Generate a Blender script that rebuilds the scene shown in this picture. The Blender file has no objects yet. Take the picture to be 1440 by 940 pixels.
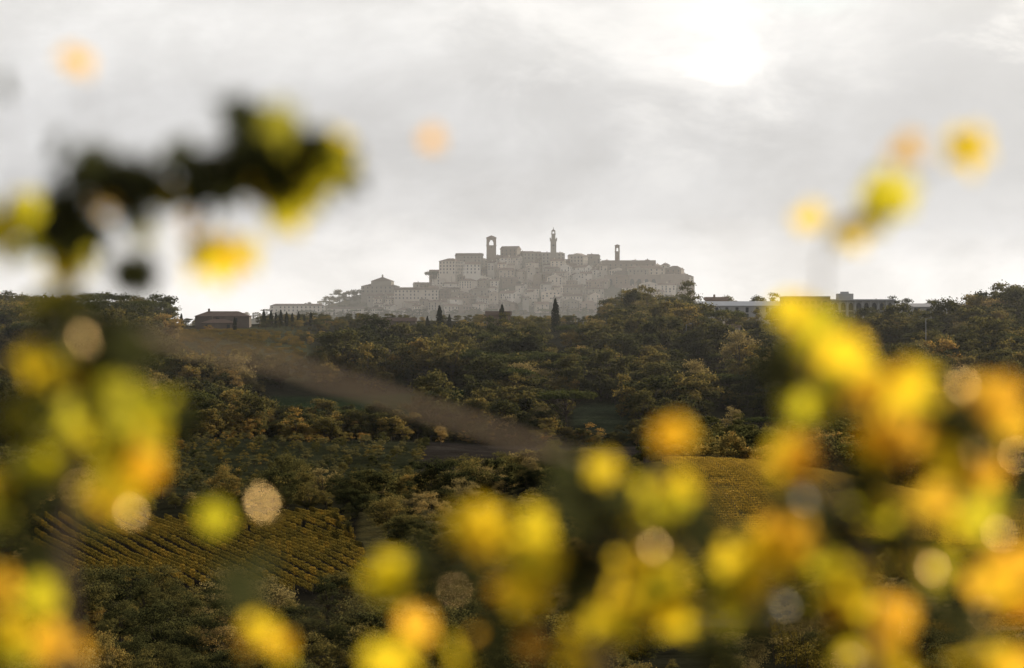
import bpy, math, random
import numpy as np
from mathutils import Vector
R = np.random.RandomState(7)
random.seed(7)
SC = bpy.context.scene
COL = SC.collection

# ------------------------------------------------------------------ helpers
def bx(b, d):            # bearing (quarter-milliradians, 720 = straight ahead) at distance d -> world x
    return (b-720.0)*d/4000.0

def mk_mesh(name, V, F, mats=(), mi=None, smooth=False, link=True, colattr=None):
    me = bpy.data.meshes.new(name)
    V = np.asarray(V, dtype=np.float32)
    if isinstance(F, np.ndarray):
        k = F.shape[1]; n = F.shape[0]
        me.vertices.add(len(V)); me.vertices.foreach_set('co', V.ravel())
        me.loops.add(n*k); me.loops.foreach_set('vertex_index', F.ravel().astype(np.int32))
        me.polygons.add(n)
        me.polygons.foreach_set('loop_start', np.arange(0, n*k, k, dtype=np.int32))
        me.polygons.foreach_set('loop_total', np.full(n, k, dtype=np.int32))
    else:
        me.from_pydata([tuple(map(float, v)) for v in V], [], F)
    for m in mats: me.materials.append(m)
    if mi is not None:
        me.polygons.foreach_set('material_index', np.asarray(mi, dtype=np.int32))
    if smooth:
        me.polygons.foreach_set('use_smooth', np.ones(len(me.polygons), dtype=bool))
    if colattr is not None:
        a = me.color_attributes.new('Col', 'FLOAT_COLOR', 'POINT')
        c = np.ones((len(V), 4), dtype=np.float32); c[:, :3] = colattr
        a.data.foreach_set('color', c.ravel())
    me.update(calc_edges=True); me.validate()
    ob = bpy.data.objects.new(name, me)
    if link: COL.objects.link(ob)
    return ob

class NT:
    def __init__(s, nt): s.nt = nt; s.n = nt.nodes; s.l = nt.links
    def add(s, t, **kw):
        nd = s.n.new(t)
        for k, v in kw.items(): setattr(nd, k, v)
        return nd
    def con(s, a, b): s.l.new(a, b)
    def val(s, sock, v):
        if isinstance(v, bpy.types.NodeSocket): s.l.new(v, sock)
        else: sock.default_value = v
    def math(s, op, a, b=None, c=None, clamp=False):
        nd = s.add('ShaderNodeMath', operation=op); nd.use_clamp = clamp
        s.val(nd.inputs[0], a)
        if b is not None: s.val(nd.inputs[1], b)
        if c is not None: s.val(nd.inputs[2], c)
        return nd.outputs[0]
    def mix(s, f, a, b, bt='MIX'):
        nd = s.add('ShaderNodeMix', data_type='RGBA', blend_type=bt)
        s.val(nd.inputs[0], f); s.val(nd.inputs[6], a); s.val(nd.inputs[7], b)
        return nd.outputs[2]
    def noise(s, vec, scale, detail=4, rough=.55, dist=0.0):
        nd = s.add('ShaderNodeTexNoise'); nd.inputs['Scale'].default_value = scale
        nd.inputs['Detail'].default_value = detail; nd.inputs['Roughness'].default_value = rough
        nd.inputs['Distortion'].default_value = dist
        if vec is not None: s.l.new(vec, nd.inputs['Vector'])
        return nd.outputs['Fac']
    def smooth(s, v, a, b, lo=0.0, hi=1.0):
        mr = s.add('ShaderNodeMapRange'); mr.interpolation_type = 'SMOOTHSTEP'; s.con(v, mr.inputs[0])
        for i_, q_ in enumerate((a, b, lo, hi)): mr.inputs[1+i_].default_value = q_
        return mr.outputs[0]
    def ramp(s, f, pts):
        nd = s.add('ShaderNodeValToRGB'); e = nd.color_ramp.elements
        while len(e) > 1: e.remove(e[-1])
        e[0].position = pts[0][0]; e[0].color = (*pts[0][1], 1)
        for p, c in pts[1:]:
            q = e.new(p); q.color = (*c, 1)
        s.l.new(f, nd.inputs[0]); return nd.outputs[0]

def c4(c): return (c[0], c[1], c[2], 1.0)
def new_mat(name):
    m = bpy.data.materials.new(name); m.use_nodes = True
    t = NT(m.node_tree); t.n.clear()
    out = t.add('ShaderNodeOutputMaterial')
    return m, t, out

def plain_mat(name, col, rough=.8, var=.35, scale=.3, objvar=0.0, metal=0, spec=.3):
    m, t, out = new_mat(name)
    p = t.add('ShaderNodeBsdfPrincipled'); t.con(p.outputs[0], out.inputs[0])
    p.inputs['Roughness'].default_value = rough; p.inputs['Metallic'].default_value = metal
    p.inputs['Specular IOR Level'].default_value = spec
    g = t.add('ShaderNodeNewGeometry').outputs['Position']
    n = t.noise(g, scale, 5, .6)
    k = t.math('MULTIPLY_ADD', n, var*2, 1-var)
    if objvar:
        r = t.add('ShaderNodeObjectInfo').outputs['Random']
        k2 = t.math('MULTIPLY_ADD', r, objvar*2, 1-objvar)
        k = t.math('MULTIPLY', k, k2)
    cc = t.add('ShaderNodeCombineColor')
    for i in range(3): t.con(k, cc.inputs[i])
    c = t.mix(1.0, c4(col), cc.outputs[0], 'MULTIPLY')
    if objvar:
        r2 = t.math('FRACT', t.math('MULTIPLY', r, 7.31))
        c = t.mix(t.math('MULTIPLY', r2, .5), c, t.mix(1.0, c, (1.0, .82, .66, 1), 'MULTIPLY'))
    t.con(c, p.inputs['Base Color'])
    return m

def leaf_mat(name, stops, transl=.4, nscale=.35, tint=(5.2, 4.3, 2.5)):
    m, t, out = new_mat(name)
    r = t.add('ShaderNodeObjectInfo').outputs['Random']
    g = t.add('ShaderNodeNewGeometry').outputs['Position']
    n = t.noise(g, nscale, 4, .7); nl = t.noise(g, .014, 3, .6)
    f = t.math('ADD', t.math('MULTIPLY', r, .6), t.math('MULTIPLY_ADD', n, .9, -.33))
    f = t.math('ADD', f, t.math('MULTIPLY_ADD', nl, 1.3, -.62), clamp=True)
    c = t.ramp(f, stops)
    d = t.add('ShaderNodeBsdfDiffuse'); t.con(c, d.inputs[0])
    tr = t.add('ShaderNodeBsdfTranslucent')
    ct = t.mix(1.0, c, c4(tint), 'MULTIPLY'); t.con(ct, tr.inputs[0])
    mx = t.add('ShaderNodeMixShader'); mx.inputs[0].default_value = transl
    t.con(d.outputs[0], mx.inputs[1]); t.con(tr.outputs[0], mx.inputs[2]); t.con(mx.outputs[0], out.inputs[0])
    return m

M_LEAF = leaf_mat('foliage_green', [(0, (.010, .014, .010)), (.3, (.019, .023, .014)), (.55, (.035, .037, .020)), (.8, (.066, .059, .028)), (1, (.12, .082, .034))], .48)
M_PINE = leaf_mat('foliage_pine', [(0, (.016, .024, .013)), (1, (.036, .043, .02))], .35)
M_OLIVE = leaf_mat('foliage_olive', [(0, (.030, .036, .026)), (1, (.070, .070, .042))], .4)
M_CYP = leaf_mat('foliage_cypress', [(0, (.010, .016, .009)), (1, (.022, .028, .014))], .12, tint=(3, 2.6, 1.8))
M_PALE = leaf_mat('foliage_sunlit_pale', [(0, (.11, .095, .05)), (.6, (.17, .14, .07)), (1, (.22, .14, .05))], .5, tint=(2.4, 2.2, 1.6))  # sunlit foliage: the sun's brightness is put into the leaf colour
M_VROW = leaf_mat('foliage_vine_row', [(0, (.028, .028, .014)), (.55, (.048, .043, .017)), (1, (.08, .06, .02))], .58, tint=(5, 4, 1.9))
M_GOLD = leaf_mat('foliage_golden_row', [(0, (.15, .12, .032)), (1, (.25, .185, .045))], .55, tint=(2.2, 1.9, 1.2))
M_BARK = plain_mat('bark', (.06, .045, .032), .9, .4, 2.0)
M_WALL = plain_mat('stone_wall', (.33, .295, .25), .9, .25, .25, .35)
M_WALL2 = plain_mat('pale_plaster', (.54, .50, .44), .9, .18, .2, .2)
M_BRICK = plain_mat('brick_wall', (.22, .17, .135), .9, .3, .2, .25)
M_ROOF = plain_mat('terracotta_roof', (.125, .086, .063), .9, .35, .6, .4)
M_WIN = plain_mat('window_glass', (.03, .033, .037), .5, .3, .5, 0, 0, .3)
M_METAL = plain_mat('metal_roof', (.42, .43, .44), .55, .12, .2, .1)
M_CONC = plain_mat('concrete', (.36, .35, .33), .85, .2, .3)
M_DARKW = plain_mat('dark_wall', (.14, .11, .085), .9, .3, .3)
M_POLE = plain_mat('pole_metal', (.3, .3, .29), .5, .1, 1, 0, .3)

# ------------------------------------------------------------------ terrain
PD = [-400, 0, 20, 100, 200, 300, 450, 600, 800, 1000, 1120, 1300, 1420, 1500, 1620, 2300, 3300, 6000, 60000]
PZ = [-1.6, -1.7, -5, -17, -28, -36.5, -43, -41, -39, -36, -25, -7, 2.5, 6.0, 5.0, -45, -20, -60, -60]
CX = [-700, -430, -340, -260, -200, -150, -112, -98, -50, -20, 0, 40, 70, 110, 150, 200, 238, 252, 275, 340, 700]
CZ = [-40, 8, 28, 41, 58, 56, 66, 84, 99, 104, 109, 104, 103, 97, 93, 90, 83, 58, 28, 5, -40]
FX = [-700, -430, -340, -200, 0, 150, 250, 300, 700]
FZ = [-40, 8, 20, 23, 24, 26, 30, 12, -40]
def sm(t):
    t = np.clip(t, 0, 1); return t*t*(3-2*t)
def T(x, y):
    x = np.asarray(x, float); y = np.asarray(y, float)
    z = np.interp(y, PD, PZ)
    a = sm((y-150)/500)*(1-sm((y-3300)/400)*.7)
    und = 1.6*np.sin(x*.013+y*.004+1)+1.2*np.sin(x*.031-y*.011+2)+.8*np.sin(y*.023+x*.017)+.4*np.sin(x*.09+1.3)*np.sin(y*.07)
    z = z+a*und*.9
    z = z+12*np.exp(-(np.where(x < 42, (x-42)/40, (x-42)/58))**2-((y-650)/70)**2)
    z = z+3.5*sm((x-170)/80)*np.exp(-((y-1500)/220)**2)
    z = z+5*np.exp(-((x+150)/70)**2-((y-1250)/150)**2)
    zf = np.interp(x, FX, FZ); zc = np.interp(x, CX, CZ)
    t = np.clip((y-3820)/200, 0, 1)
    th = np.where(y < 3820, -40+(zf+40)*sm((y-3300)/520), zf+(zc-zf)*t**.85)
    th = np.where(y > 4030, -60+(zc+60)*(1-sm((y-4030)/450)), th)
    return np.maximum(z, np.where(y > 3300, th, -999))
def Tz(x, y): return float(T(x, y))

ys = [-300, -150, -80, -40, -20, -10, -5]
y = 0.0
while y < 45000:
    ys.append(y); y += max(1.2, y*.010)
ys = np.array(ys)
s = np.linspace(-1, 1, 361)
s = np.sign(s)*np.abs(s)**1.35
YY, SS = np.meshgrid(ys, s, indexing='ij')
XX = SS*(0.62*np.abs(YY)+160)
ZZ = T(XX, YY)
V = np.stack([XX, YY, ZZ], -1).reshape(-1, 3)
nr, ncol = YY.shape
i = np.arange(nr-1)[:, None]*ncol+np.arange(ncol-1)[None, :]
F = np.stack([i, i+1, i+ncol+1, i+ncol], -1).reshape(-1, 4)
BB = V[:, 0]*4000/np.maximum(V[:, 1], 1)+720
DD = V[:, 1]
def zone(b0, b1, d0, d1, fb=8, fd=10):
    return (sm((BB-b0)/fb)*(1-sm((BB-b1)/fb))*sm((DD-d0)/fd)*(1-sm((DD-d1)/fd)))[:, None]
C = np.tile(np.array([[.034, .032, .018]]), (len(V), 1))
def paint(z, c):
    global C
    C = C*(1-z)+np.array([c])*z
paint(zone(-400, 2000, 0, 270), (.06, .06, .025))
paint(zone(-200, 560, 440, 625), (.026, .023, .016))
paint(zone(500, 720, 470, 640), (.12, .10, .04))
paint(zone(200, 640, 695, 970), (.046, .048, .025))
paint(zone(590, 930, 780, 980), (.050, .042, .034))
paint(zone(-100, 210, 700, 980), (.03, .03, .015))
paint(zone(370, 580, 1030, 1125), (.030, .050, .018))
paint(zone(590, 670, 1085, 1140), (.02, .036, .012))
paint(zone(800, 885, 1000, 1100), (.048, .056, .030))
paint(zone(215, 430, 1170, 1440), (.08, .08, .04))
paint(zone(900, 1700, 560, 700, 30, 25), (.17, .135, .04))
paint(zone(960, 1150, 400, 455), (.09, .08, .075))
paint(zone(1160, 1700, 300, 400), (.06, .042, .02))
paint(zone(-3000, 3000, 3600, 4300), (.09, .085, .06))
m, t, out = new_mat('terrain_soil_grass')
p = t.add('ShaderNodeBsdfDiffuse'); p.inputs['Roughness'].default_value = .5
at = t.add('ShaderNodeVertexColor'); at.layer_name = 'Col'
g = t.add('ShaderNodeNewGeometry').outputs['Position']
n1 = t.noise(g, .06, 8, .7); n2 = t.noise(g, 1.2, 5, .7)
k = t.math('MULTIPLY', t.math('MULTIPLY_ADD', n1, 2.6, -.3), t.math('MULTIPLY_ADD', n2, 1.8, .1))
cc = t.add('ShaderNodeCombineColor')
for q in range(3): t.con(k, cc.inputs[q])
t.con(t.mix(1.0, at.outputs[0], cc.outputs[0], 'MULTIPLY'), p.inputs['Color'])
bp = t.add('ShaderNodeBump'); bp.inputs['Strength'].default_value = .8; bp.inputs['Distance'].default_value = 1.0
t.con(n2, bp.inputs['Height']); t.con(bp.outputs[0], p.inputs['Normal'])
t.con(p.outputs[0], out.inputs[0])
mk_mesh('terrain', V, F, [m], smooth=True, colattr=C)

# ------------------------------------------------------------------ trees
def quads(cen, nrm, size, asp=1.0):
    n = len(cen)
    nrm = nrm/np.linalg.norm(nrm, axis=1, keepdims=True)
    r = R.normal(size=(n, 3)); u = np.cross(nrm, r); u /= np.linalg.norm(u, axis=1, keepdims=True)
    v = np.cross(nrm, u)
    s_ = (size*(.6+.8*R.rand(n)))[:, None]*.5
    P = np.stack([cen-u*s_, cen-v*s_*asp*.8, cen+u*s_, cen+v*s_*asp*.8], 1).reshape(-1, 3)
    Fq = np.arange(n*4).reshape(-1, 4)
    return P, Fq
def tube(path, rad, seg=6):
    path = [np.array(p_, float) for p_ in path]; V_ = []; F_ = []
    for k_, p_ in enumerate(path):
        d_ = path[min(k_+1, len(path)-1)]-path[max(k_-1, 0)]; d_ = d_/(np.linalg.norm(d_)+1e-9)
        a_ = np.cross(d_, [0.3, 1, .2]); a_ /= np.linalg.norm(a_); b_ = np.cross(d_, a_)
        for q in range(seg):
            th = 2*math.pi*q/seg
            V_.append(p_+rad[k_]*(math.cos(th)*a_+math.sin(th)*b_))
    for k_ in range(len(path)-1):
        for q in range(seg):
            q2 = (q+1) % seg
            F_.append([k_*seg+q, k_*seg+q2, (k_+1)*seg+q2, (k_+1)*seg+q])
    return np.array(V_), np.array(F_)
def join(parts):   # parts: (V,F,matidx)
    Vs, Fs, Ms = [], [], []; o = 0
    for v_, f_, mi_ in parts:
        Vs.append(v_); Fs.append(f_+o); Ms.append(np.full(len(f_), mi_)); o += len(v_)
    return np.concatenate(Vs), np.concatenate(Fs), np.concatenate(Ms)

def tree(name, kind, H=10.0, leaf=.4, nclump=34, per=150, mat=M_LEAF):
    parts = []; cl = []
    W = {'broad': .40, 'wide': .50, 'tall': .25, 'olive': .55, 'pine': .62, 'cypress': .11, 'shrub': .6}[kind]*H
    if kind == 'cypress':
        n = nclump*per
        h = R.rand(n)**.85; th = R.rand(n)*2*math.pi
        lump = 1+.22*np.sin(th*3+h*14)+.15*np.sin(th*5-h*23)
        rr = W*np.sin(np.pi*np.clip(h*.93+.07, 0, 1))**.6*(1-.45*h)*lump*(.7+.35*R.rand(n))
        cen = np.stack([np.cos(th)*rr, np.sin(th)*rr, .04*H+h*H*.97], 1)
        P, Fq = quads(cen, np.stack([np.cos(th), np.sin(th), .3*np.ones(n)], 1)+R.normal(size=(n, 3))*.5, leaf)
        parts.append((P, Fq, 0)); v_, f_ = tube([(0, 0, -1), (0, 0, H*.9)], [.2, .05]); parts.append((v_, f_, 1))
    else:
        z0 = {'broad': .2, 'wide': .22, 'tall': .12, 'olive': .3, 'pine': .68, 'shrub': .02}[kind]*H
        zc = (z0+H)/2; hz = (H-z0)/2
        for q in range(nclump):
            dv = R.normal(size=3); dv /= np.linalg.norm(dv)
            if kind == 'pine': dv[2] = abs(dv[2])*.9-.25
            rr = (.4+.68*R.rand()**.7)
            c_ = np.array([dv[0]*W*rr, dv[1]*W*rr, zc+dv[2]*hz*rr])
            cr = H*(.06+.10*R.rand())*(1 if kind != 'tall' else .8)
            if kind == 'pine': cr *= .8
            cl.append((c_, cr))
            n = int(per*(cr/(H*.12))**1.6)
            d2 = R.normal(size=(n, 3)); d2 /= np.linalg.norm(d2, axis=1, keepdims=True)
            d2[:, 2] = np.where(d2[:, 2] < -.3, -d2[:, 2]*.6, d2[:, 2])
            bump = 1+.25*np.sin(d2[:, 0]*6+q)*np.sin(d2[:, 1]*7)+.36*R.normal(size=n)
            cen = c_+d2*(cr*bump)[:, None]*np.array([1, 1, .8])
            P, Fq = quads(cen, d2+R.normal(size=(n, 3))*.6, leaf)
            parts.append((P, Fq, 0))
        tr = .028*H if kind != 'shrub' else .012*H
        top = np.array([R.normal()*.03*H, R.normal()*.03*H, z0+hz*.7])
        v_, f_ = tube([(0, 0, -1.2), (0, 0, 0), top*np.array([.5, .5, .5]), top], [tr*1.3, tr, tr*.75, tr*.35], 7); parts.append((v_, f_, 1))
        for c_, cr in cl[::2]:
            st = top*(.45+.4*R.rand()); mid = (st+c_)/2+np.array([0, 0, -.03*H])
            v_, f_ = tube([st, mid, c_], [tr*.4, tr*.25, tr*.1], 5); parts.append((v_, f_, 1))
    V_, F_, M_ = join(parts)
    return mk_mesh(name, V_, F_, [mat, M_BARK], M_, link=False)

protos = []
def proto(nm, *a, **k):
    ob = tree('tree_%s_%s' % (chr(97+len(protos)), nm), *a, **k); protos.append(ob); return len(protos)-1
K_B = [proto('broadleaf', 'broad', nclump=30, per=95, leaf=.46), proto('broadleaf', 'wide', nclump=38, per=95, leaf=.46),
       proto('broadleaf', 'broad', nclump=24, per=105, leaf=.46), proto('broadleaf', 'tall', nclump=24, per=90, leaf=.42)]
K_P = [proto('umbrella_pine', 'pine', nclump=46, per=140, leaf=.36, mat=M_PINE), proto('umbrella_pine', 'pine', nclump=40, per=140, leaf=.36, mat=M_PINE)]
K_O = [proto('olive', 'olive', nclump=20, per=100, leaf=.5, mat=M_OLIVE), proto('olive', 'olive', nclump=16, per=110, leaf=.5, mat=M_OLIVE)]
K_C = [proto('cypress', 'cypress', nclump=10, per=200, leaf=.35, mat=M_CYP)]
K_S = [proto('shrub', 'shrub', nclump=26, per=100, leaf=.45), proto('shrub', 'shrub', nclump=20, per=100, leaf=.5)]
K_N = [proto('fine_tree', 'broad', nclump=46, per=200, leaf=.24), proto('fine_tree', 'wide', nclump=50, per=200, leaf=.24),
       proto('fine_shrub', 'shrub', nclump=44, per=200, leaf=.26), proto('fine_tree', 'tall', nclump=40, per=190, leaf=.22)]
K_G = [proto('sunlit_pale_tree', 'broad', nclump=36, per=110, leaf=.36, mat=M_PALE), proto('sunlit_pale_tree', 'tall', nclump=30, per=110, leaf=.34, mat=M_PALE)]  # pale copies of the trees, sunlight painted into their leaves
K_NG = [proto('sunlit_pale_shrub', 'shrub', nclump=44, per=160, leaf=.24, mat=M_PALE)]  # shrub with warm sunlight painted into its leaf colour

def place(kind, name, b, d, h, zoff=0, sx=1.0):
    ob = bpy.data.objects.new(name, protos[kind].data); COL.objects.link(ob)
    x = bx(b, d); ob.location = (x, d, Tz(x, d)+zoff); sc_ = h/10
    ob.scale = (sc_*sx, sc_*sx, sc_); ob.rotation_euler = (0, 0, random.random()*6.28); return ob

def instancer(name, coll, pts, rotz, scl, idx):
    me = bpy.data.meshes.new(name); n = len(pts)
    me.vertices.add(n); me.vertices.foreach_set('co', np.asarray(pts, np.float32).ravel())
    a = me.attributes.new('rot', 'FLOAT_VECTOR', 'POINT'); rv = np.zeros((n, 3), np.float32); rv[:, 2] = rotz; a.data.foreach_set('vector', rv.ravel())
    a = me.attributes.new('scl', 'FLOAT_VECTOR', 'POINT'); a.data.foreach_set('vector', np.asarray(scl, np.float32).ravel())
    a = me.attributes.new('idx', 'INT', 'POINT'); a.data.foreach_set('value', np.asarray(idx, np.int32))
    ob = bpy.data.objects.new(name, me); COL.objects.link(ob)
    ng = bpy.data.node_groups.new(name+'_nodes', 'GeometryNodeTree')
    ng.interface.new_socket('Geometry', in_out='INPUT', socket_type='NodeSocketGeometry')
    ng.interface.new_socket('Geometry', in_out='OUTPUT', socket_type='NodeSocketGeometry')
    gi = ng.nodes.new('NodeGroupInput'); go = ng.nodes.new('NodeGroupOutput')
    ip = ng.nodes.new('GeometryNodeInstanceOnPoints'); ci = ng.nodes.new('GeometryNodeCollectionInfo')
    ci.inputs['Collection'].default_value = coll; ci.inputs['Separate Children'].default_value = True; ci.inputs['Reset Children'].default_value = True
    def na(nm, ty):
        q = ng.nodes.new('GeometryNodeInputNamedAttribute'); q.data_type = ty; q.inputs['Name'].default_value = nm
        return [o for o in q.outputs if o.enabled and o.name == 'Attribute'][0]
    L = ng.links
    L.new(gi.outputs[0], ip.inputs['Points']); L.new(ci.outputs[0], ip.inputs['Instance'])
    ip.inputs['Pick Instance'].default_value = True
    L.new(na('idx', 'INT'), ip.inputs['Instance Index']); L.new(na('rot', 'FLOAT_VECTOR'), ip.inputs['Rotation']); L.new(na('scl', 'FLOAT_VECTOR'), ip.inputs['Scale'])
    L.new(ip.outputs[0], go.inputs[0])
    md = ob.modifiers.new('instances', 'NODES'); md.node_group = ng
    return ob

treecoll = bpy.data.collections.new('woodland_trees')
for o in protos: treecoll.objects.link(o)

FIELDS = [(355, 590, 1035, 1122), (585, 675, 1085, 1140), (800, 890, 1000, 1100), (235, 420, 1180, 1400), (940, 1700, 555, 690), (590, 930, 780, 985)]
BLD = [(265, 360, 1380, 1500), (985, 1370, 1360, 1500), (510, 590, 1330, 1460), (675, 725, 1330, 1470)]
def inrect(b, d, L):
    return any(r[0] < b < r[1] and r[2] < d < r[3] for r in L)
def scatter(name, zones):
    pts, rz, sc_, ix = [], [], [], []
    for (b0, b1, d0, d1, cnt, h0, h1, kinds, skip) in zones:
        c_ = 0
        while c_ < cnt:
            c_ += 1
            d = math.sqrt(random.uniform(d0*d0, d1*d1)); b = random.uniform(b0, b1)
            if inrect(b, d, BLD): continue
            if inrect(b, d, FIELDS) and random.random() > skip: continue
            x = bx(b, d)
            if d < 1700:
                den = math.sin(x*.05+d*.013)+math.sin(x*.021-d*.03+1)+.8*math.sin(x*.11+2)
                if den < -.7 and random.random() < .85: continue
            h = random.uniform(h0, h1)*(.5+1.0*random.random()**1.3)
            if 230 < b < 850 and d > 1300: h = min(h*.5, 4.2)
            pts.append((x, d, Tz(x, d)-.2)); rz.append(random.random()*6.28)
            w = h/10*random.uniform(.85, 1.35); sc_.append((w, w, h/10)); ix.append(random.choice(kinds))
    return instancer(name, treecoll, pts, rz, sc_, ix)
B = K_B*4+K_P[:1]+K_S+K_G[:1]
N = K_N*3+K_NG
scatter('hillside_woodland', [
    (-250, 1700, 1130, 1500, 3500, 6, 14, B, .04), (-250, 1700, 1480, 1600, 400, 7, 11, B, 0),
    (560, 1700, 1000, 1140, 740, 6, 13, B, .05), (-250, 370, 990, 1140, 560, 6, 13, B, .05), (355, 590, 985, 1040, 150, 4, 8, B, .6),
    (890, 1700, 720, 1010, 950, 4, 10, B, .02)])
scatter('valley_trees', [
    (-250, 640, 955, 1000, 200, 4, 8, B, 0), (-250, 230, 690, 960, 220, 3, 7, K_O+K_S+K_B, 0),
    (560, 960, 985, 1010, 100, 3, 6, K_S+K_B, 0.2),
    (-250, 820, 625, 705, 290, 3.5, 8, N+K_B+K_G, 0), (480, 900, 470, 640, 160, 2.5, 6, N, 0),
    (-250, 60, 430, 625, 160, 3, 6, N, 0)])
scatter('hedgerow_trees', [
    (-250, 760, 335, 425, 220, 2.2, 5.4, N, 0), (-250, 1700, 240, 335, 370, 2.0, 5.2, K_N*2+K_NG, 0),
    (760, 1700, 400, 560, 270, 2, 5, N, 0)])
# olive grove, planted on a grid
pts, rz, sc_, ix = [], [], [], []
for d in np.arange(705, 965, 8.0):
    for x in np.arange(-220, 40, 6.5):
        b = x*4000/d+720
        if 215 < b < 650 and random.random() > .3 and not inrect(b, d, FIELDS):
            xx = x+random.uniform(-1, 1)+d*.12 % 3; dd = d+random.uniform(-1.2, 1.2)
            h = random.uniform(1.8, 3.8); pts.append((xx, dd, Tz(xx, dd))); rz.append(random.random()*6); sc_.append((h/10,)*3); ix.append(random.choice(K_O+K_S+K_B[:1]))
instancer('olive_grove', treecoll, pts, rz, sc_, ix)
# trees on the town hill
pts, rz, sc_, ix = [], [], [], []
for q in range(380):
    x = random.uniform(-430, 330); y_ = random.uniform(3740, 3835) if q % 3 else random.uniform(3835, 4020)
    if y_ > 3830 and -190 < x < 240 and random.random() < .6: continue
    h = random.uniform(5, 11); pts.append((x, y_, Tz(x, y_)-.3)); rz.append(random.random()*6); w = h/10*1.15; sc_.append((w, w, h/10)); ix.append(random.choice(K_B+K_C+K_P[:1]))
instancer('town_hill_trees', treecoll, pts, rz, sc_, ix)

# single notable trees
for b, d, h, sx in [(478, 1180, 19, 1.35), (735, 1330, 12, 1.3), (661, 1340, 12, 1.3), (890, 1300, 17, 1.4), (935, 1330, 15, 1.3), (845, 1290, 13, 1.2), (965, 1350, 15, 1.4),
                    (405, 660, 11.5, 1.0), (500, 640, 8, 1.2), (1415, 1400, 20, 1.2), (1385, 1420, 17, 1.1), (1440, 1380, 21, 1.2), (120, 1480, 12, 1.1), (35, 1470, 12, 1.3),
                    (200, 1450, 11, 1.2), (585, 1370, 8, 1.3), (880, 1210, 14, 1.3), (820, 1180, 13, 1.2), (740, 1090, 13, 1.3), (1180, 1180, 13, 1.3), (10, 1450, 14, 1.2), (75, 1460, 11, 1.2), (165, 1470, 12, .9)]:
    k_ = random.choice(K_B[:3]) if d > 900 else K_N[0]
    place(k_, 'broadleaf_tree', b, d, h, 0, sx)
for b, d, h, sx in [(1030, 990, 12, 1.1), (1215, 1080, 11, 1.4), (640, 655, 6, 1.3), (455, 690, 7, 1.3), (245, 1280, 9, 1.3), (1050, 900, 8, 1.2), (1150, 860, 9, 1.2), (930, 880, 7, 1.2), (700, 650, 6, 1.3), (620, 960, 6, .9), (575, 700, 5, 1.4)]:
    place(random.choice(K_G), 'sunlit_pale_tree', b, d, h, 0, sx)  # bright accents: crowns look sunlit through their paler leaf colour
for b, d, h in [(548, 1280, 11), (680, 1150, 14), (705, 1130, 15), (735, 1140, 15), (765, 1150, 14), (790, 1130, 13), (655, 1170, 13), (720, 1190, 15), (1110, 1300, 12), (1180, 1330, 12)]:
    place(random.choice(K_P), 'umbrella_pine', b, d, h)
for b, d, h in [(371, 1440, 8), (381, 1440, 7.5), (388, 1442, 6.5), (395, 1440, 7.6), (403, 1440, 6.8), (411, 1441, 6.2), (420, 1440, 6.8), (428, 1440, 5.6), (437, 1440, 6.6),
                (618, 1400, 12.5), (632, 1400, 8.5), (706, 1390, 13), (781, 1380, 15), (1287, 1400, 11), (138, 1490, 11), (601, 1400, 8), (255, 1400, 8), (330, 1370, 7)]:
    place(K_C[0], 'cypress_tree', b, d, h*1.1, 0, 1.3)
place(K_P[0], 'umbrella_pine', 609, 3990, 26, 0, .7)
for b, h in [(478, 24), (492, 20), (462, 18), (570, 16), (503, 20)]:
    place(K_B[1], 'broadleaf_tree', b, 3930, h, 0, 1.0)

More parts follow.
